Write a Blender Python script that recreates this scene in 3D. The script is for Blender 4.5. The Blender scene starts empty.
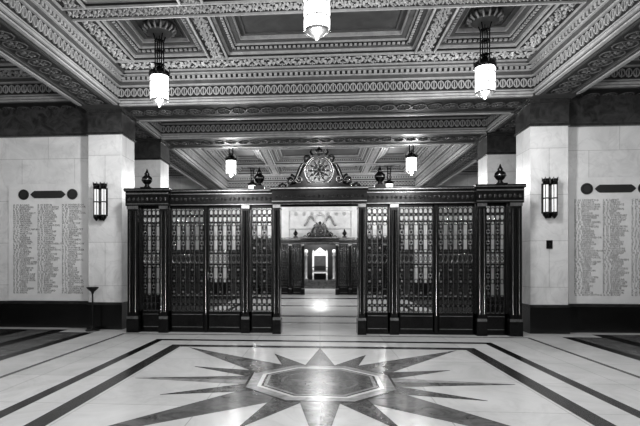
import bpy, math, random
from mathutils import Vector
random.seed(4)
S=bpy.context.scene
# ---------------------------------------------------------------- materials
def mat(name,c,rough=.5,metal=0,vein=0,vs=1.2,joint=None,spec=.5,emit=0,vc=None,vein2=0):
    m=bpy.data.materials.new(name); m.use_nodes=True
    nt=m.node_tree; N=nt.nodes; L=nt.links; b=N['Principled BSDF']
    b.inputs['Base Color'].default_value=(c,c,c,1)
    b.inputs['Roughness'].default_value=rough
    b.inputs['Metallic'].default_value=metal
    b.inputs['Specular IOR Level'].default_value=spec
    if emit:
        b.inputs['Emission Color'].default_value=(1,1,1,1)
        b.inputs['Emission Strength'].default_value=emit
    last=None
    if vein:
        tc=N.new('ShaderNodeTexCoord')
        n=N.new('ShaderNodeTexNoise'); n.inputs['Scale'].default_value=vs
        n.inputs['Detail'].default_value=8; n.inputs['Roughness'].default_value=.65
        n.inputs['Distortion'].default_value=1.2
        L.new(tc.outputs['Object'],n.inputs['Vector'])
        r=N.new('ShaderNodeValToRGB')
        lo=c*(1-vein) if vc is None else vc
        r.color_ramp.elements[0].position=.36; r.color_ramp.elements[0].color=(lo,lo,lo,1)
        r.color_ramp.elements[1].position=.62; r.color_ramp.elements[1].color=(c,c,c,1)
        L.new(n.outputs['Fac'],r.inputs['Fac']); last=r.outputs['Color']
        if vein2:   # thin darker veins where a second noise crosses its midpoint
            n2=N.new('ShaderNodeTexNoise'); n2.inputs['Scale'].default_value=.9; n2.inputs['Detail'].default_value=6
            n2.inputs['Distortion'].default_value=2.0; L.new(tc.outputs['Object'],n2.inputs['Vector'])
            r2=N.new('ShaderNodeValToRGB'); e=r2.color_ramp.elements
            e[0].position=.47; e[0].color=(1,1,1,1); e[1].position=.53; e[1].color=(1,1,1,1)
            k=e.new(.5); k.color=(1-vein2,1-vein2,1-vein2,1)
            L.new(n2.outputs['Fac'],r2.inputs['Fac'])
            mv=N.new('ShaderNodeMixRGB'); mv.blend_type='MULTIPLY'; mv.inputs[0].default_value=1
            L.new(last,mv.inputs[1]); L.new(r2.outputs['Color'],mv.inputs[2]); last=mv.outputs[0]
        if joint:
            w,h,ax=joint
            sep=N.new('ShaderNodeSeparateXYZ'); L.new(tc.outputs['Object'],sep.inputs[0])
            cmb=N.new('ShaderNodeCombineXYZ')
            if ax=='wall':
                ad=N.new('ShaderNodeMath'); L.new(sep.outputs[0],ad.inputs[0]); L.new(sep.outputs[1],ad.inputs[1])
                L.new(ad.outputs[0],cmb.inputs[0]); L.new(sep.outputs[2],cmb.inputs[1])
            else:
                L.new(sep.outputs[0],cmb.inputs[0]); L.new(sep.outputs[1],cmb.inputs[1])
            br=N.new('ShaderNodeTexBrick'); br.offset=0 if ax=='floor' else .5
            br.inputs['Scale'].default_value=1; br.inputs['Brick Width'].default_value=w
            br.inputs['Row Height'].default_value=h; br.inputs['Mortar Size'].default_value=.005
            br.inputs['Color1'].default_value=(1,1,1,1); br.inputs['Color2'].default_value=(.92,.92,.92,1)
            br.inputs['Mortar'].default_value=(.6,.6,.6,1)
            L.new(cmb.outputs[0],br.inputs['Vector'])
            mx=N.new('ShaderNodeMixRGB'); mx.blend_type='MULTIPLY'; mx.inputs[0].default_value=1
            L.new(last,mx.inputs[1]); L.new(br.outputs['Color'],mx.inputs[2]); last=mx.outputs[0]
        L.new(last,b.inputs['Base Color'])
    return m
M={}
M['marble']=mat('white_wall_marble',.80,.32,0,.18,1.4,(1.3,1.0,'wall'),vein2=.08)
M['tablet']=mat('tablet_marble',.80,.45,0,.12,1.5)
M['floorm']=mat('pale_floor_marble',.76,.24,0,.16,.9,(1.25,1.25,'floor'),vein2=.05)
M['black']=mat('black_marble',.008,.2,0,.5,3)
M['dkgrey']=mat('dark_grey_marble',.04,.26,0,.6,6)
M['grey']=mat('grey_marble',.18,.26,0,.6,4)
M['ltgrey']=mat('light_grey_marble',.40,.26,0,.45,5)
M['mosaic']=mat('dark_mosaic_marble',.15,.26,0,.9,14,vc=.012)
M['frieze']=mat('frieze_marble',.055,.3,0,.8,4)
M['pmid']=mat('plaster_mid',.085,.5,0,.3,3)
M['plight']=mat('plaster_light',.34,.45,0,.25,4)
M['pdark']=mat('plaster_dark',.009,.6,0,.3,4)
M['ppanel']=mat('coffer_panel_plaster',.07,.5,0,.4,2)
M['bronze']=mat('dark_bronze',.022,.2,.8,.5,7,spec=.7)
M['bronzel']=mat('bronze_highlight',.32,.24,.95,.4,9)  # lighter bronze for fillets and ornament; metal highlights put into the colour
M['glass']=mat('lit_lantern_glass',.8,.4,0,emit=3.0)
M['tube']=mat('opal_glass_tube',.7,.25,0,emit=.4)
M['ink']=mat('engraved_lettering',.09,.6,0,.2,20)
M['dwall']=mat('dark_wall',.06,.35,0,.4,2)  # chamber walls, plus dark bands added to dim the far hall
M['velvet']=mat('throne_upholstery',.10,.8,0,.3,9)
M['gilt']=mat('gilded_wood',.88,.4,0,.2,9)
M['plate']=mat('black_nameplate',.006,.3)
# ---------------------------------------------------------------- mesh builder
class MB:
    def __init__(s): s.v=[];s.f=[];s.m=[];s.sm=[];s.names=[]
    def mi(s,n):
        if n not in s.names: s.names.append(n)
        return s.names.index(n)
    def add(s,vs,fs,m,smooth=False):
        o=len(s.v); s.v.extend(vs); k=s.mi(m)
        for f in fs: s.f.append([i+o for i in f]); s.m.append(k); s.sm.append(smooth)
    def box(s,x0,x1,y0,y1,z0,z1,m):
        s.add([(x0,y0,z0),(x1,y0,z0),(x1,y1,z0),(x0,y1,z0),(x0,y0,z1),(x1,y0,z1),(x1,y1,z1),(x0,y1,z1)],
              [(0,3,2,1),(4,5,6,7),(0,1,5,4),(1,2,6,5),(2,3,7,6),(3,0,4,7)],m)
    def ob(s,F,a0,a1,b0,b1,c0,c1,m):
        o,u,v,n=F
        P=lambda a,b,c: tuple(o+u*a+v*b+n*c)
        s.add([P(a0,b0,c0),P(a1,b0,c0),P(a1,b1,c0),P(a0,b1,c0),P(a0,b0,c1),P(a1,b0,c1),P(a1,b1,c1),P(a0,b1,c1)],
              [(0,3,2,1),(4,5,6,7),(0,1,5,4),(1,2,6,5),(2,3,7,6),(3,0,4,7)],m)
    def lathe(s,prof,cx,cy,m,seg=16,smooth=True):
        vs=[];fs=[]
        for r,z in prof:
            for k in range(seg):
                a=2*math.pi*k/seg; vs.append((cx+r*math.cos(a),cy+r*math.sin(a),z))
        for i in range(len(prof)-1):
            for k in range(seg):
                k2=(k+1)%seg; fs.append((i*seg+k,i*seg+k2,(i+1)*seg+k2,(i+1)*seg+k))
        fs.append(tuple(range(seg))[::-1]); fs.append(tuple((len(prof)-1)*seg+k for k in range(seg)))
        s.add(vs,fs,m,smooth)
    def tube(s,pts,r,m,seg=5,closed=False,smooth=True):
        pts=[Vector(p) for p in pts]; n=len(pts); vs=[];fs=[]
        for i,p in enumerate(pts):
            if closed: t=pts[(i+1)%n]-pts[i-1]
            else: t=pts[min(i+1,n-1)]-pts[max(i-1,0)]
            t.normalize()
            up=Vector((0,1,0)) if abs(t.y)<.9 else Vector((1,0,0))
            a=t.cross(up).normalized(); b=t.cross(a)
            rr=r[i] if isinstance(r,(list,tuple)) else r
            for k in range(seg):
                an=2*math.pi*(k+.5)/seg; vs.append(tuple(p+a*math.cos(an)*rr+b*math.sin(an)*rr))
        for i in range(n if closed else n-1):
            j=(i+1)%n
            for k in range(seg):
                k2=(k+1)%seg; fs.append((i*seg+k,i*seg+k2,j*seg+k2,j*seg+k))
        if not closed:
            fs.append(tuple(range(seg))); fs.append(tuple((n-1)*seg+k for k in range(seg)))
        s.add(vs,fs,m,smooth)
    def prism(s,pts,F,c0,c1,m):
        o,u,v,n=F; k=len(pts)
        vs=[tuple(o+u*a+v*b+n*c0) for a,b in pts]+[tuple(o+u*a+v*b+n*c1) for a,b in pts]
        fs=[tuple(range(k))[::-1],tuple(range(k,2*k))]+[(i,(i+1)%k,k+(i+1)%k,k+i) for i in range(k)]
        s.add(vs,fs,m)
    def rosette(s,F,a,b,R,np_,h,m,rot=0):
        o,u,v,n=F
        P=lambda x,y,c: tuple(o+u*(a+x)+v*(b+y)+n*c)
        vs=[];fs=[]
        for k in range(np_):
            t=rot+2*math.pi*k/np_; ca,sa=math.cos(t),math.sin(t)
            w=math.pi/np_*.85
            i=len(vs)
            vs+= [P(.12*R*ca,.12*R*sa,h*.3),P(.62*R*math.cos(t-w),.62*R*math.sin(t-w),0),P(R*ca,R*sa,0.002),
                  P(.62*R*math.cos(t+w),.62*R*math.sin(t+w),0),P(.6*R*ca,.6*R*sa,h)]
            fs+= [(i,i+1,i+4),(i+1,i+2,i+4),(i+2,i+3,i+4),(i+3,i,i+4)]
        i=len(vs)
        for k in range(6):
            t=k*math.pi/3; vs.append(P(.2*R*math.cos(t),.2*R*math.sin(t),h*.4))
        vs.append(P(0,0,h*1.3))
        fs+=[(i+k,i+(k+1)%6,i+6) for k in range(6)]
        s.add(vs,fs,m)
    def ellring(s,F,a,b,rx,ry,w,h,m,seg=10):
        o,u,v,n=F
        vs=[];fs=[]
        for k in range(seg):
            t=2*math.pi*k/seg; c,d=math.cos(t),math.sin(t)
            for (x,y,z) in ((rx,ry,0),(rx,ry,h),(rx-w,ry-w,h),(rx-w,ry-w,0)):
                vs.append(tuple(o+u*(a+x*c)+v*(b+y*d)+n*z))
        for k in range(seg):
            j=(k+1)%seg
            for q in range(3): fs.append((k*4+q,j*4+q,j*4+q+1,k*4+q+1))
        s.add(vs,fs,m)
    def build(s,name,parent=None,loc=None,scale=None,bevel=0):
        me=bpy.data.meshes.new(name); me.from_pydata(s.v,[],s.f)
        for n in s.names: me.materials.append(M[n])
        me.polygons.foreach_set('material_index',s.m); me.polygons.foreach_set('use_smooth',s.sm)
        me.update()
        ob=bpy.data.objects.new(name,me); S.collection.objects.link(ob)
        if loc: ob.location=loc
        if scale: ob.scale=scale
        if parent: ob.parent=parent
        return ob
V=Vector
X,Y,Z=V((1,0,0)),V((0,1,0)),V((0,0,1))
ZB,ZC=5.05,5.67      # beam soffit, ceiling plane
XI=4.45              # inner face of longitudinal beams
# ---------------------------------------------------------------- floor
b=MB(); b.box(-9,9,-4,24.2,-.2,0,'floorm'); b.build('floor')
b=MB()
FF=(V((0,0,0)),X,Y,Z)
def frame(x0,x1,y0,y1,w,m,h=.002):
    b.box(x0,x1,y0,y0+w,0,h,m); b.box(x0,x1,y1-w,y1,0,h,m)
    b.box(x0,x0+w,y0+w,y1-w,0,h,m); b.box(x1-w,x1,y0+w,y1-w,0,h,m)
CY=6.15
frame(-3.25,3.25,CY-3.25,CY+3.25,.15,'black')
frame(-2.74,2.74,CY-2.62,CY+2.62,.2,'dkgrey')
frame(-4.25,4.25,1.0,10.1,.07,'grey')
for sx in (-1,1):
    for a,c,m in ((4.95,5.15,'black'),(5.15,5.75,'grey'),(5.75,6.05,'black'),(6.05,6.6,'grey'),(6.6,6.9,'black'),(6.9,8.98,'dkgrey')):
        x0,x1=sorted((a*sx,c*sx)); b.box(x0,x1,-3.9,10.2 if a<5.7 else 10.6,0,.002,m)
    x0,x1=sorted((2.9*sx,3.05*sx)); b.box(x0,x1,14.6,22.4,0,.002,'black')
    x0,x1=sorted((3.6*sx,8.98*sx)); b.box(x0,x1,14.6,22.4,0,.002,'dkgrey')
for y,m,w in ((12.1,'ltgrey',.3),(13.6,'grey',.4),(17.0,'grey',.4),(20.6,'dkgrey',.6)):
    b.box(-2.88,2.88,y,y+w,0,.0025,m)
b.build('floor_border_inlay')
b=MB()
def spike(ang,R,hw,m1,m2,h):
    ang=math.radians(ang); rb=.97; w=math.radians(hw)
    def P(r,a): return (r*math.cos(a),CY+r*math.sin(a))
    b.prism([P(.4,ang),P(rb,ang-w),P(R,ang)],FF,0,h,m1)
    b.prism([P(.4,ang),P(R,ang),P(rb,ang+w)],FF,0,h,m2)
for k in range(4): spike(45+90*k,3.34,19,'grey','grey',.003)
for k in range(8): spike(22.5+45*k,1.98,10.5,'mosaic','mosaic',.0045)
for k in range(4): spike(90*k,2.42,13,'grey','mosaic' if k%2 else 'ltgrey',.006)
def octo(ap,h,m):
    r=ap/math.cos(math.pi/8)
    b.prism([(r*math.cos(math.pi/8+k*math.pi/4),CY+r*math.sin(math.pi/8+k*math.pi/4)) for k in range(8)],FF,0,h,m)
octo(.93,.0070,'dkgrey'); octo(.90,.0080,'ltgrey'); octo(.77,.0085,'floorm'); octo(.72,.0090,'dkgrey'); octo(.69,.0100,'ltgrey'); octo(.65,.011,'mosaic')
G=(V((0,CY,.011)),X,Y,Z)
b.ellring(G,0,0,.5,.5,.035,.001,'grey',24); b.rosette(G,0,0,.42,8,.0015,'grey')
b.build('star_medallion_inlay')
# ---------------------------------------------------------------- walls
for sx,nme in((-1,'wall_left'),(1,'wall_right')):
    b=MB(); x0,x1=sorted((9*sx,9.3*sx)); b.box(x0,x1,-4.3,24.5,-.2,6.2,'marble')
    x0,x1=sorted((8.93*sx,9*sx)); b.box(x0,x1,11.5,24,0,2.2,'dwall'); b.box(x0,x1,-4,10.9,0,.56,'black')  # dark band in the far hall is added to dim the view through the grilles
    b.build(nme)
b=MB(); b.box(-9,9,-4.3,-4,-.2,6.2,'marble'); b.build('wall_back')
def tabwall(sx,name):
    b=MB()
    x0,x1=sorted((5.34*sx,9*sx))
    b.box(x0,x1,11.0,11.4,0,5.21,'marble')
    b.box(x0,x1,10.93,11.0,0,.56,'black'); b.box(x0,x1,10.955,11.0,.56,.62,'dkgrey')
    b.box(x0,x1,10.94,11.0,4.55,5.21,'frieze'); b.box(x0,x1,10.91,11.0,4.52,4.57,'dkgrey')
    b.build(name)
tabwall(-1,'wall_front_left'); tabwall(1,'wall_front_right')
b=MB()
b.box(-9,-4.0,24,24.4,0,6.2,'marble'); b.box(4.0,9,24,24.4,0,6.2,'marble'); b.box(-4.0,4.0,24,24.4,2.75,6.2,'marble')
F=(V((0,24,0)),X,Z,-Y)
b.ob(F,-2.6,2.6,3.25,3.33,0,.1,'marble'); b.ob(F,-2.6,2.6,4.15,4.25,0,.14,'marble')
for k in range(13): b.rosette(F,-2.4+.4*k,4.0,.13,6,.08,'tablet')
for sx in(-1,1):
    b.tube([(sx*(.3+.5*t),23.93,3.65+.22*math.sin(t*5)) for t in [i/12 for i in range(13)]],.05,'ltgrey')
    b.ob(F,sx*1.75-.2,sx*1.75+.2,2.8,5.0,0,.12,'tablet')
b.ellring(F,0,3.72,.3,.3,.08,.1,'ltgrey',20)
b.box(-9,-4,23.9,24,0,2.2,'dwall'); b.box(4,9,23.9,24,0,2.2,'dwall')  # added dark bands, dimness behind the grilles put into wall colour
b.build('wall_end')
# ---------------------------------------------------------------- ceiling
b=MB()
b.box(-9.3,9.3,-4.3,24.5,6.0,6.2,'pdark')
def faceband(F,L,det=True):
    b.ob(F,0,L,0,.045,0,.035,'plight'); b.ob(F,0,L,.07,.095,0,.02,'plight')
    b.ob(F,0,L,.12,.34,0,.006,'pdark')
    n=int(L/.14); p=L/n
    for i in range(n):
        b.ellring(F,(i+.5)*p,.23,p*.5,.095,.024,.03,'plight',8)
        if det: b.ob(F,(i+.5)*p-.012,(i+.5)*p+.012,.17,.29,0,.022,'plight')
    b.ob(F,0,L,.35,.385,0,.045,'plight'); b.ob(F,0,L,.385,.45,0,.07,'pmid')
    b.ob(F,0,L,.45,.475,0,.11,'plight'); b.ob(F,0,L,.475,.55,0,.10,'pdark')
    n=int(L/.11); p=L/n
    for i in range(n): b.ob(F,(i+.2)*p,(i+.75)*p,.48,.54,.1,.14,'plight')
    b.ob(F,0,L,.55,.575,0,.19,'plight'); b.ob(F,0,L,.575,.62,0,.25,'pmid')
def soffit(x0,x1,y0,y1,along,ZB):
    z=ZB
    if along=='x':
        F=(V((x0,y0,z)),X,Y,-Z); L=x1-x0; W=y1-y0
    else:
        F=(V((x0,y0,z)),Y,X,-Z); L=y1-y0; W=x1-x0
    b.ob(F,0,L,.03,.10,0,.03,'plight'); b.ob(F,0,L,W-.10,W-.03,0,.03,'plight')
    b.ob(F,0,L,.16,.19,0,.02,'pmid'); b.ob(F,0,L,W-.19,W-.16,0,.02,'pmid')
    b.ob(F,0,L,.24,W-.24,0,.004,'pdark')
    n=int(L/.34); p=L/n
    for i in range(n): b.rosette(F,(i+.5)*p,W/2,.15,8,.03,'pmid'); b.ellring(F,(i+.5)*p,W/2,.17,min(.2,W/2-.26),.02,.02,'pmid',10)
def xbeam(x0,x1,y0,y1,ZB=ZB):
    b.box(x0,x1,y0,y1,ZB,6.0,'pmid')
    faceband((V((x0,y0,ZB)),X,Z,-Y),x1-x0); faceband((V((x0,y1,ZB)),X,Z,Y),x1-x0)
    soffit(x0,x1,y0,y1,'x',ZB)
def ybeam(x0,x1,y0,y1):
    b.box(x0,x1,y0,y1,ZB,6.0,'pmid')
    faceband((V((x0,y0,ZB)),Y,Z,-X),y1-y0); faceband((V((x1,y0,ZB)),Y,Z,X),y1-y0)
    soffit(x0,x1,y0,y1,'y',ZB)
def leafband(x0,x1,y0,y1):
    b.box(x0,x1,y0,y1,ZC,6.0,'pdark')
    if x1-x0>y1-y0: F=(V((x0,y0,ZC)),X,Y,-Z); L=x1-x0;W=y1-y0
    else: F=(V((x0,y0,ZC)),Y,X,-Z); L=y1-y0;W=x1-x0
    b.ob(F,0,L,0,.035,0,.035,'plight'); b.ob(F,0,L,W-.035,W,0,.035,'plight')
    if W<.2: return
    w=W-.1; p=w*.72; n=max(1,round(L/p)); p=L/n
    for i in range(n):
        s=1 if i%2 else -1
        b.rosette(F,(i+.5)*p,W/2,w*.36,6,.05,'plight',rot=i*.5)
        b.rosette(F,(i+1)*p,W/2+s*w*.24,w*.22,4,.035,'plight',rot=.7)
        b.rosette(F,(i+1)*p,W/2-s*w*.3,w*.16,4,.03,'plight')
def coffer(x0,x1,y0,y1):
    top=6.0
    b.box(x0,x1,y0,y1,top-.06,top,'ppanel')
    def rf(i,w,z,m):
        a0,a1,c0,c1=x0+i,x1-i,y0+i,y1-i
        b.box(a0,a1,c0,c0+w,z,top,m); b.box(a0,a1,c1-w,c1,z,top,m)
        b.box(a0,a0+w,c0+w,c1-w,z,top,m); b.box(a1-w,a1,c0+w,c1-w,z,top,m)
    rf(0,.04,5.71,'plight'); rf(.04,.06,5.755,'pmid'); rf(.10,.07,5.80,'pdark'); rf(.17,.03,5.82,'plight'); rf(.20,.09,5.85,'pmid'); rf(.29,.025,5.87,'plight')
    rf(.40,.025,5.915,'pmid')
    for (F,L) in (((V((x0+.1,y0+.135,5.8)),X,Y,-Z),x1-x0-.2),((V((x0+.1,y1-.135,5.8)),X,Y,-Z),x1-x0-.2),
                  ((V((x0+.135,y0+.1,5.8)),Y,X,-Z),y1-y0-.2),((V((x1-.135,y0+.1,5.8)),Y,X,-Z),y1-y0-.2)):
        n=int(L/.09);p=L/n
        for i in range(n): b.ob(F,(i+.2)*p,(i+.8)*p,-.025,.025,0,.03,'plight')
def grid(x0,x1,y0,y1,xs,ys):
    e=y0
    for (a,c) in ys+[(y1,y1)]:
        if a-e>.01: leafband(x0,x1,e,a)
        e=c
    for (a,c) in ys:
        e=x0
        for (p,q) in xs+[(x1,x1)]:
            if p-e>.01: leafband(e,p,a,c)
            e=q
        for (p,q) in xs: coffer(p,q,a,c)
def bay(y0,y1):
    m=(y0+y1)/2
    xi=XI-.24; ya,yb=y0+.24,y1-.24
    b.box(-XI,XI,y0,ya,ZC,6,'pmid'); b.box(-XI,XI,yb,y1,ZC,6,'pmid')
    b.box(-XI,-xi,ya,yb,ZC,6,'pmid'); b.box(xi,XI,ya,yb,ZC,6,'pmid')
    grid(-xi,xi,ya,yb,[(-3.78,-2.25),(-1.85,1.85),(2.25,3.78)],[(m-3.4,m-1.75),(m-1.35,m+1.35),(m+1.75,m+3.4)])
bay(2.0,10.35); bay(14.45,22.8)
for sx in(-1,1):
    for (y0,y1) in ((2.0,10.35),(14.45,22.8)):
        x0,x1=sorted((5.4*sx,9*sx)); m=(y0+y1)/2
        xs=[tuple(sorted((5.95*sx,8.6*sx)))]
        grid(x0,x1,y0,y1,xs,[(m-3.6,m-1.5),(m-1.1,m+1.1),(m+1.5,m+3.6)])
    x0,x1=sorted((XI*sx,5.4*sx))
    ybeam(x0,x1,-4,10.35); ybeam(x0,x1,14.45,22.8); ybeam(x0,x1,11.65,13.2)
    b.box(x0,x1,22.8,24,ZB,6,'pmid')
    x0,x1=sorted((5.4*sx,9*sx)); xbeam(x0,x1,10.35,11.65,5.2); xbeam(x0,x1,13.2,14.45)
    x0,x1=sorted((XI*sx,5.4*sx)); b.box(x0,x1,10.35,11.65,ZB,6,'pmid'); b.box(x0,x1,13.2,14.45,ZB,6,'pmid')
xbeam(-XI,XI,10.35,11.65); xbeam(-XI,XI,13.2,14.45); xbeam(-XI,XI,22.8,23.9); xbeam(-XI,XI,.9,2.0)
b.build('ceiling')
# ---------------------------------------------------------------- pillars
def pillar(y0,sx,dy=.75):
    b=MB(); w=.395
    b.box(-w,w,0,dy,.56,4.5,'marble')
    b.box(-w-.02,w+.02,-.04,dy+.04,0,.56,'black'); b.box(-w-.01,w+.01,-.02,dy+.02,.56,.62,'dkgrey')
    b.box(-w-.01,w+.01,-.02,dy+.02,4.5,5.0,'frieze'); b.box(-w-.03,w+.03,-.05,dy+.05,4.47,4.52,'dkgrey')
    b.box(-w-.03,w+.03,-.05,dy+.05,4.97,ZB,'dkgrey')
    b.build('marble_pillar',loc=(sx*4.93,y0,0))
for y in (10.72,13.4,22.9,1.0):
    for sx in(-1,1): pillar(y,sx)
# ---------------------------------------------------------------- gate screen
def spiral(cx,cz,r0,turns,a0,s=1,n=26,y=0):
    return [(cx+s*r0*(1-.8*i/n)*math.cos(a0+turns*2*math.pi*i/n),y,cz+r0*(1-.8*i/n)*math.sin(a0+turns*2*math.pi*i/n)) for i in range(n+1)]
def gate(name,loc,scale=None):
    b=MB(); B='bronze'; L='bronzel'
    F=(V((0,0,0)),X,Z,-Y)
    def post(x0,x1,d0=-.12,d1=.2,top=2.77):
        b.box(x0,x1,d0,d1,0,top,B); w=x1-x0
        b.box(x0-.02,x1+.02,d0-.02,d1+.02,0,.3,B); b.box(x0-.012,x1+.012,d0-.012,d1+.012,.3,.36,L)
        for q in (.22,.5,.78):
            xc=x0+q*w; b.tube([(xc,d0-.006,.45),(xc,d0-.006,top-.12)],.014,B if q==.5 else L,8)
        b.box(x0-.012,x1+.012,d0-.015,d1+.012,top-.07,top,L)
    def grille(x0,x1,z0,z1):
        fw=.05
        b.box(x0,x0+fw,-.04,.04,z0-.4,z1,B); b.box(x1-fw,x1,-.04,.04,z0-.4,z1,B)
        b.box(x0+.01,x0+.02,-.05,-.04,z0,z1,L); b.box(x1-.02,x1-.01,-.05,-.04,z0,z1,L)
        b.box(x0,x1,-.04,.04,z1-fw,z1,B)
        b.box(x0,x1,-.04,.04,z0-.42,z0,B)
        b.box(x0+.07,x1-.07,-.055,-.04,z0-.33,z0-.08,B); b.box(x0+.07,x1-.07,-.06,-.04,z0-.35,z0-.335,L); b.box(x0+.07,x1-.07,-.06,-.04,z0-.075,z0-.06,L)
        a,c=x0+fw,x1-fw; W=c-a; n=max(3,round(W/.105)); p=W/n
        zs=[z0,z0+.3,(z0+z1)/2-.12,(z0+z1)/2+.12,z1-.36,z1-fw]
        for z in zs[1:-1]: b.box(a,c,-.022,.022,z-.015,z+.015,B)
        for i in range(n+1):
            x=a+i*p; b.box(x-.012,x+.012,-.018,.018,z0,z1-fw,B)
            b.box(x-.004,x+.004,-.023,-.018,z0,z1-fw,L)
        def el(cx,cz,rx,rz,r=.009,m=B,k=10):
            b.tube([(cx+rx*math.cos(2*math.pi*j/k),0,cz+rz*math.sin(2*math.pi*j/k)) for j in range(k)],r,m,4,True)
        for i in range(n):
            cx=a+(i+.5)*p
            el(cx,zs[0]+.08,p*.42,.07,.010); el(cx,zs[0]+.22,p*.42,.07,.010)
            b.box(cx-.02,cx+.02,-.015,.015,zs[0]+.12,zs[0]+.18,B)
            el(cx,(zs[2]+zs[3])/2,p*.46,.1,.011,L); el(cx,(zs[2]+zs[3])/2,p*.22,.05,.010)
            el(cx,zs[4]+.08,p*.42,.07,.012,L); el(cx,zs[4]+.22,p*.42,.07,.012)
            b.box(cx-.03,cx+.03,-.02,.02,zs[4]+.12,zs[4]+.18,B)
            for (za,zb) in ((zs[1],zs[2]),(zs[3],zs[4])):
                if i%2==0:
                    k=3; hh=(zb-za)/k
                    for q in range(k):
                        el(cx,za+(q+.5)*hh,p*.32,hh*.46,.011)
                        el(cx,za+(q+.5)*hh,p*.14,hh*.28,.010)
                        b.box(cx-.026,cx+.026,-.018,.018,za+(q+.5)*hh-.022,za+(q+.5)*hh+.022,L)
                        b.box(cx-.03,cx+.03,-.015,.015,za+q*hh-.012,za+q*hh+.012,B)
                else:
                    for q in (0.06,.94):
                        z=za+(zb-za)*q; el(cx,z,p*.38,.035,.010)
                    z=(za+zb)/2; el(cx,z,p*.36,.05,.009)
    for s in(-1,1):
        def o(a,c): return sorted((a*s,c*s))
        post(*o(4.12,4.36),-.22,.2); post(*o(3.44,3.62),-.2,.2); post(*o(1.58,1.74),-.14,.18); post(*o(.87,1.02),-.22,.22)
        for (a,c) in ((3.62,4.12),(2.59,3.44),(1.74,2.57),(1.02,1.58)): 
            grille(*o(a,c),.46,2.77)
        x=2.58*s; b.box(x-.035,x+.035,-.07,.05,0,2.77,B); b.tube([(x,-.08,.4),(x,-.08,2.7)],.016,L,6)
        b.tube([(x+.06,-.06,1.15),(x+.06,-.11,1.18),(x+.06,-.11,1.32),(x+.06,-.06,1.35)],.012,L,6)
        x0,x1=o(3.4,4.4)
        b.box(x0,x1,-.24,.24,2.77,3.08,B); b.box(x0-.03,x1+.03,-.28,.28,3.08,3.15,B); b.box(x0-.03,x1+.03,-.285,-.28,3.10,3.12,L)
        b.box(x0,x1,-.25,-.24,2.80,2.82,L); b.box(x0,x1,-.255,-.24,3.02,3.05,L)
    b.box(-3.42,3.42,-.12,.2,2.77,3.06,B); b.box(-3.42,3.42,-.14,.22,2.77,2.81,B)
    b.box(-3.42,3.42,-.17,.24,3.06,3.13,B); b.box(-3.42,3.42,-.178,-.17,3.085,3.10,L); b.box(-3.42,3.42,-.147,-.14,2.785,2.80,L)
    b.box(-3.42,3.42,-.135,-.12,3.02,3.035,L)
    Fe=(V((0,-.12,0)),X,Z,-Y)
    for i in range(66):
        x=-3.35+i*.1031
        b.rosette(Fe,x,2.915,.048,6,.018,L)
    for s in(-1,1):
        for i in range(9): b.rosette((V((0,-.24,0)),X,Z,-Y),s*(3.48+i*.105),2.915,.048,6,.018,L)
    for (a,c) in ((-4.3,-.88),(.88,4.3)): b.box(a,c,-.05,.05,0,.06,B)
    b.box(-1.05,1.05,-.24,.24,2.80,3.08,B); b.box(-1.08,1.08,-.28,.28,3.08,3.15,B); b.box(-1.08,1.08,-.288,-.28,3.10,3.125,L)
    b.box(-1.05,1.05,-.25,-.24,2.83,2.85,L)
    for i in range(19): b.rosette((V((0,-.24,0)),X,Z,-Y),-.95+i*.1055,2.94,.045,6,.018,L)
    for x in (-3.98,-1.36,1.36,3.98):
        yy=0
        b.box(x-.12,x+.12,-.12,.12,3.13,3.2,B)
        b.lathe([(.09,3.2),(.06,3.23),(.045,3.26),(.09,3.30),(.125,3.36),(.115,3.42),(.07,3.46),(.05,3.48),(.065,3.50),(.035,3.54),(.012,3.60),(.004,3.62)],x,yy,B,14)
        b.lathe([(.128,3.355),(.133,3.365),(.128,3.375)],x,yy,L,14)
    cz=3.52
    b.box(-.70,.70,-.12,.12,3.15,3.2,B); b.box(-.5,.5,-.1,.1,3.2,3.25,B)
    b.prism([(.31*math.cos(t*math.pi/16),cz+.31*math.sin(t*math.pi/16)) for t in range(32)],F,-.04,.04,B)
    ring=lambda r,rr,m,y=0: b.tube([(r*math.cos(t*math.pi/16),y,cz+r*math.sin(t*math.pi/16)) for t in range(32)],rr,m,6,True)
    ring(.32,.034,L); ring(.27,.012,L,-.05); ring(.15,.014,L,-.05)
    Fm=(V((0,-.04,0)),X,Z,-Y)
    b.rosette(Fm,0,cz,.25,12,.03,L); b.rosette(Fm,0,cz,.12,6,.05,L,.3)
    for s in(-1,1):
        arc=[]
        for i in range(15):
            t=i/14
            arc.append((s*(.29+.33*t),0,3.66-.38*t+.075*math.sin(t*math.pi*2)))
        b.tube(arc,[.06-.02*abs(.5-i/14) for i in range(15)],B,6)
        b.prism([(s*.26,3.22)]+[(q[0],q[2]) for q in arc]+[(s*.6,3.2)],F,-.02,.02,B)
        b.tube([(x,y-.05,z+.02) for x,y,z in arc],.013,L,5)
        b.tube(spiral(s*.64,3.32,.12,1.4,math.pi*.5,s),.03,B,6); b.tube(spiral(s*.45,3.34,.09,1.3,math.pi*1.1,-s,y=-.04),.018,L,6)
        b.tube(spiral(s*.26,3.79,.09,1.2,math.pi*1.4,s),.028,B,6)
        b.tube([(s*.74,0,3.2),(s*.84,0,3.25),(s*.92,0,3.19)],.028,B,5)
        b.tube([(s*.14,0,3.86),(s*.2,0,3.93),(s*.17,0,4.0)],[.03,.022,.006],B,5)
    b.lathe([(.05,3.84),(.07,3.87),(.04,3.9),(.09,3.94),(.07,3.98),(.02,4.02),(.004,4.06)],0,0,B,12)
    b.box(-.16,.16,-.05,.05,3.81,3.86,B)
    return b.build(name,loc=loc,scale=scale)
gate('bronze_gate_screen',(-.02,10.44,0),(.96,.9,1))
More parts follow.
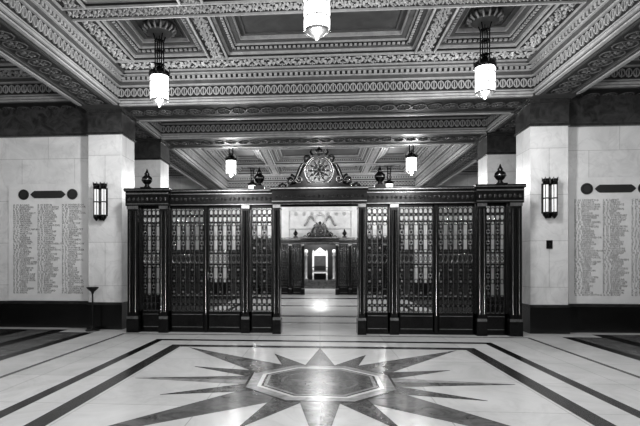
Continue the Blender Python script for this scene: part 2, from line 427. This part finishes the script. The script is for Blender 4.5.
gate('bronze_gate_screen',(0,23.6,0),(.88,.9,.89))
# ---------------------------------------------------------------- pendant lanterns
def lantern_mesh():
    b=MB(); B='bronze'; L='bronzel'
    T=1.52
    b.lathe([(.01,0),(.03,.015),(.05,.05),(.10,.07),(.13,.10),(.17,.115),(.17,.125)],0,0,L,20)
    b.lathe([(.165,.115),(.17,.2),(.17,.58),(.16,.60)],0,0,'glass',20)
    for z in (.27,.45): b.lathe([(.17,z),(.178,z),(.178,z+.010),(.17,z+.010)],0,0,L,20,False)
    for k in range(8):
        a=2*math.pi*k/8; x,y=.175*math.cos(a),.175*math.sin(a)
        b.tube([(x,y,.12),(x,y,.62)],.0055,L,4)
        b.tube([(x,y,.58),(x*1.12,y*1.12,.64),(x*1.05,y*1.05,.70)],[.012,.014,.004],L,5)
    b.lathe([(.19,.56),(.195,.60),(.18,.65),(.13,.67),(.12,.70),(.06,.72),(.03,.75),(.02,.77)],0,0,B,20)
    for k in range(4):
        a=math.pi/4+k*math.pi/2; x,y=.085*math.cos(a),.085*math.sin(a)
        b.tube([(x*1.2,y*1.2,.63),(x,y,.75),(x,y,1.24),(x*1.7,y*1.7,1.40)],.011,B,5)
    for z in (.78,1.02,1.22): b.lathe([(.08,z),(.095,z+.01),(.08,z+.02)],0,0,B,16)
    b.tube([(0,0,.7),(0,0,1.45)],.008,B,5)
    b.lathe([(.10,1.33),(.20,1.35),(.24,1.38),(.22,1.41),(.18,1.43),(.27,1.46),(.28,1.50),(.25,T)],0,0,'pmid',20)
    for k in range(16):
        a=2*math.pi*k/16; b.tube([(.22*math.cos(a),.22*math.sin(a),1.38),(.29*math.cos(a),.29*math.sin(a),1.42),(.30*math.cos(a),.30*math.sin(a),1.48)],[.02,.024,.01],'plight',5)
    return b
lm=None
def lantern(x,y,p=60):
    global lm
    if lm is None:
        ob=lantern_mesh().build('pendant_lantern'); lm=ob.data
    else:
        ob=bpy.data.objects.new('pendant_lantern',lm); S.collection.objects.link(ob)
    ob.location=(x,y,4.42)
    l=bpy.data.lights.new('bulb_light','POINT'); l.energy=p; l.shadow_soft_size=.16
    lo=bpy.data.objects.new('bulb_light',l); S.collection.objects.link(lo); lo.parent=ob; lo.location=(0,0,-.2)
m=6.175
for (x,y) in ((-.04,6.28),(-2.98,m+2.57),(2.92,m+2.57),(-2.98,m-2.57),(2.92,m-2.57)): lantern(x,y,200)
m=18.62
for (x,y) in ((0,m),(-3.0,m-2.57),(3.0,m-2.57),(-3.0,m+2.57),(3.0,m+2.57)): lantern(x,y,175)
for sx in(-1,1):
    for y,p in ((6.175,75),(18.62,40)): lantern(7.27*sx,y,p)
# ---------------------------------------------------------------- sconces
def sconce(x,z):
    b=MB(); B='bronze';L='bronzel'
    b.box(-.15,.15,-.025,0,.12,.76,B); b.box(-.12,.12,-.035,-.025,.14,.74,L)
    for cx in(-.095,.095):
        cy=-.11
        b.lathe([(.05,.12),(.055,.14),(.055,.74),(.05,.76)],cx,cy,'tube',14)
        b.lathe([(.01,0),(.035,.03),(.06,.06),(.07,.08),(.07,.13),(.06,.14)],cx,cy,B,14)
        b.lathe([(.06,.72),(.07,.73),(.074,.80),(.08,.84),(.06,.85)],cx,cy,B,14)
        for k in range(5):
            a=2*math.pi*k/5+math.pi/2; px,py=cx+.066*math.cos(a),cy+.066*math.sin(a)
            b.tube([(px,py,.1),(px,py,.75)],.008,B,4)
            b.tube([(cx+.07*math.cos(a),cy+.07*math.sin(a),.8),(cx+.085*math.cos(a),cy+.085*math.sin(a),.88)],[.018,.006],L,4)
        for z_ in (.42,): b.lathe([(.06,z_),(.072,z_+.005),(.072,z_+.02),(.06,z_+.025)],cx,cy,B,14)
        b.box(cx-.02,cx+.02,-.07,0,.2,.24,B); b.box(cx-.02,cx+.02,-.07,0,.62,.66,B)
    b.box(-.05,.05,-.06,0,.02,.12,B)
    b.build('wall_sconce',loc=(x,10.72,z),scale=(.9,1,1))
sconce(-5.0,2.48); sconce(4.9,2.47)
b=MB(); b.box(-.06,.06,-.02,0,-.09,.09,'bronze'); b.box(-.045,.045,-.026,-.02,-.075,.075,'bronze'); b.box(-.012,.012,-.045,-.02,-.02,.025,'plate'); b.build('light_switch',loc=(4.93,10.72,1.92))
# floor stand
b=MB()
b.lathe([(.15,0),(.155,.015),(.14,.03),(.05,.05),(.02,.08),(.016,.12),(.016,.82),(.03,.85),(.03,.87),(.1,.93),(.13,.965),(.13,.985),(.11,.985),(.03,.9)],0,0,'plate',20)
b.build('floor_ashtray_stand',loc=(-5.1,10.46,0))
# ---------------------------------------------------------------- name tablets
cons="BCDFGHJKLMNPRSTW"; vow="AEIOU"
def nm():
    s=random.choice(cons)+". "+random.choice(cons)+". "
    for _ in range(random.randint(2,4)): s+=random.choice(cons)+random.choice(vow)
    return s+random.choice(cons)
for sx in(-1,1):
    b=MB(); cx=0
    b.box(-.98,.98,-.025,0,.63,3.4,'tablet')
    t=b.build('memorial_name_tablet',loc=(6.44*sx,11.0,0))
    for c in range(3):
        cu=bpy.data.curves.new('names','FONT'); cu.body="\n".join(nm() for _ in range(44)); cu.size=.062; cu.space_line=.78
        cu.extrude=.001; cu.resolution_u=1
        to=bpy.data.objects.new('name_column',cu); S.collection.objects.link(to)
        dg=bpy.context.evaluated_depsgraph_get(); me=bpy.data.meshes.new_from_object(to.evaluated_get(dg))
        bpy.data.objects.remove(to)
        me.materials.clear(); me.materials.append(M['ink'])
        o=bpy.data.objects.new('name_column_%d'%(c+1),me); S.collection.objects.link(o); o.parent=t
        o.location=(-.86+c*.60,-.027,2.88); o.rotation_euler=(math.pi/2,0,0); o.scale=(1.08,1,1)
    b=MB(); F=(V((0,0,0)),X,Z,-Y)
    pts=[(-.43,0),(-.38,.05),(-.33,.085),(.33,.085),(.38,.05),(.43,0),(.38,-.05),(.33,-.085),(-.33,-.085),(-.38,-.05)]
    b.prism(pts,F,0,.02,'plate')
    for s in(-1,1):
        b.prism([(s*.60+.125*math.cos(k*math.pi/12),.125*math.sin(k*math.pi/12)) for k in range(24)],F,0,.02,'plate')
        b.ellring((V((0,-.02,0)),X,Z,-Y),s*.6,0,.095,.095,.008,.004,'bronze',20)
    o=b.build('nameplate',parent=t); o.location=(0,-.025,3.15)
# ---------------------------------------------------------------- far chamber with throne
b=MB(); b.box(-4,4,24.2,34,-.2,0,'dkgrey'); b.box(-1.0,1.0,24.3,29.2,0,.003,'floorm'); b.build('floor_chamber')
b=MB(); b.box(-4.3,-4,24.4,34,0,4.6,'dwall'); b.build('wall_chamber_left')
b=MB(); b.box(4,4.3,24.4,34,0,4.6,'dwall'); b.build('wall_chamber_right')
b=MB(); b.box(-4.3,4.3,34,34.3,0,4.6,'dwall')
for x in(-3.2,-1.9,1.9,3.2): b.box(x-.15,x+.15,33.85,34,0,4.4,'frieze')
b.build('wall_chamber_back')
b=MB(); b.box(-4.3,4.3,24.4,34.3,4.6,4.8,'dwall'); b.build('ceiling_chamber')
b=MB()
for i in range(3): b.box(-1.8+.2*i,1.8-.2*i,29.2+.35*i,33.8,.16*i,.16*(i+1),'grey')
b.build('dais_steps')
b=MB(); g='gilt'
b.box(-.45,.45,-.4,.35,.42,.52,g); b.box(-.38,.38,-.36,.3,.52,.60,'velvet')
for x in(-.42,.42):
    for y in(-.36,.32): b.lathe([(.05,0),(.07,.05),(.04,.15),(.06,.3),(.05,.42)],x,y,g,10)
    b.lathe([(.04,.52),(.05,.65),(.04,.82)],x,-.33,g,10); b.box(x-.06,x+.06,-.4,.35,.82,.9,g)
    b.box(x-.06,x+.06,.27,.37,.42,1.75,g); b.lathe([(.05,1.75),(.07,1.8),(.03,1.88),(.005,1.95)],x,.32,g,10)
b.box(-.36,.36,.29,.36,.9,1.6,'velvet')
b.prism([(-.45,1.55),(.45,1.55),(.4,1.8),(.2,1.95),(0,2.1),(-.2,1.95),(-.4,1.8)],(V((0,.32,0)),X,Z,-Y),-.04,.04,g)
b.rosette((V((0,.27,0)),X,Z,-Y),0,1.8,.14,8,.03,g)
b.build('throne_chair',loc=(0,31,.48),scale=(1.05,1,1))
for sx in(-1,1):
    b=MB()
    b.lathe([(.16,0),(.16,.08),(.1,.12),(.09,1.5),(.14,1.56),(.14,1.62)],0,0,'ltgrey',14)
    b.lathe([(.03,1.62),(.03,1.66),(.11,1.72),(.14,1.82),(.11,1.92),(.03,1.97)],0,0,'gilt',14)
    b.build('pedestal_globe_column',loc=(sx*.9,31,.482))
l=bpy.data.lights.new('chamber_fill_light','POINT'); l.energy=650; l.shadow_soft_size=.2  # unseen lamp added to brighten the chamber and throne
lo=bpy.data.objects.new('chamber_fill_light',l); S.collection.objects.link(lo); lo.location=(0,28.8,4.0)
# ---------------------------------------------------------------- rear hall
for x in(-2.96,2.96): lantern(x,-1.5,150)
b=MB()
b.box(-9,9,-4,2.0,5.94,6.0,'ppanel'); b.build('ceiling_rear')
w=bpy.data.worlds.new('w'); S.world=w; w.use_nodes=True; w.node_tree.nodes['Background'].inputs[0].default_value=(.02,.02,.02,1)
# ---------------------------------------------------------------- camera
cd=bpy.data.cameras.new('camera'); c=bpy.data.objects.new('camera',cd); S.collection.objects.link(c)
cd.sensor_width=36; cd.lens=27; cd.clip_start=.05
yaw=math.radians(4)
c.location=(0,0,1.5); c.rotation_euler=(math.pi/2,0,yaw)
cd.shift_x=math.tan(yaw)*.75; cd.shift_y=51/640
S.camera=c
S.view_settings.view_transform='Standard'; S.view_settings.look='None'
S.view_settings.exposure=0; S.view_settings.gamma=.87
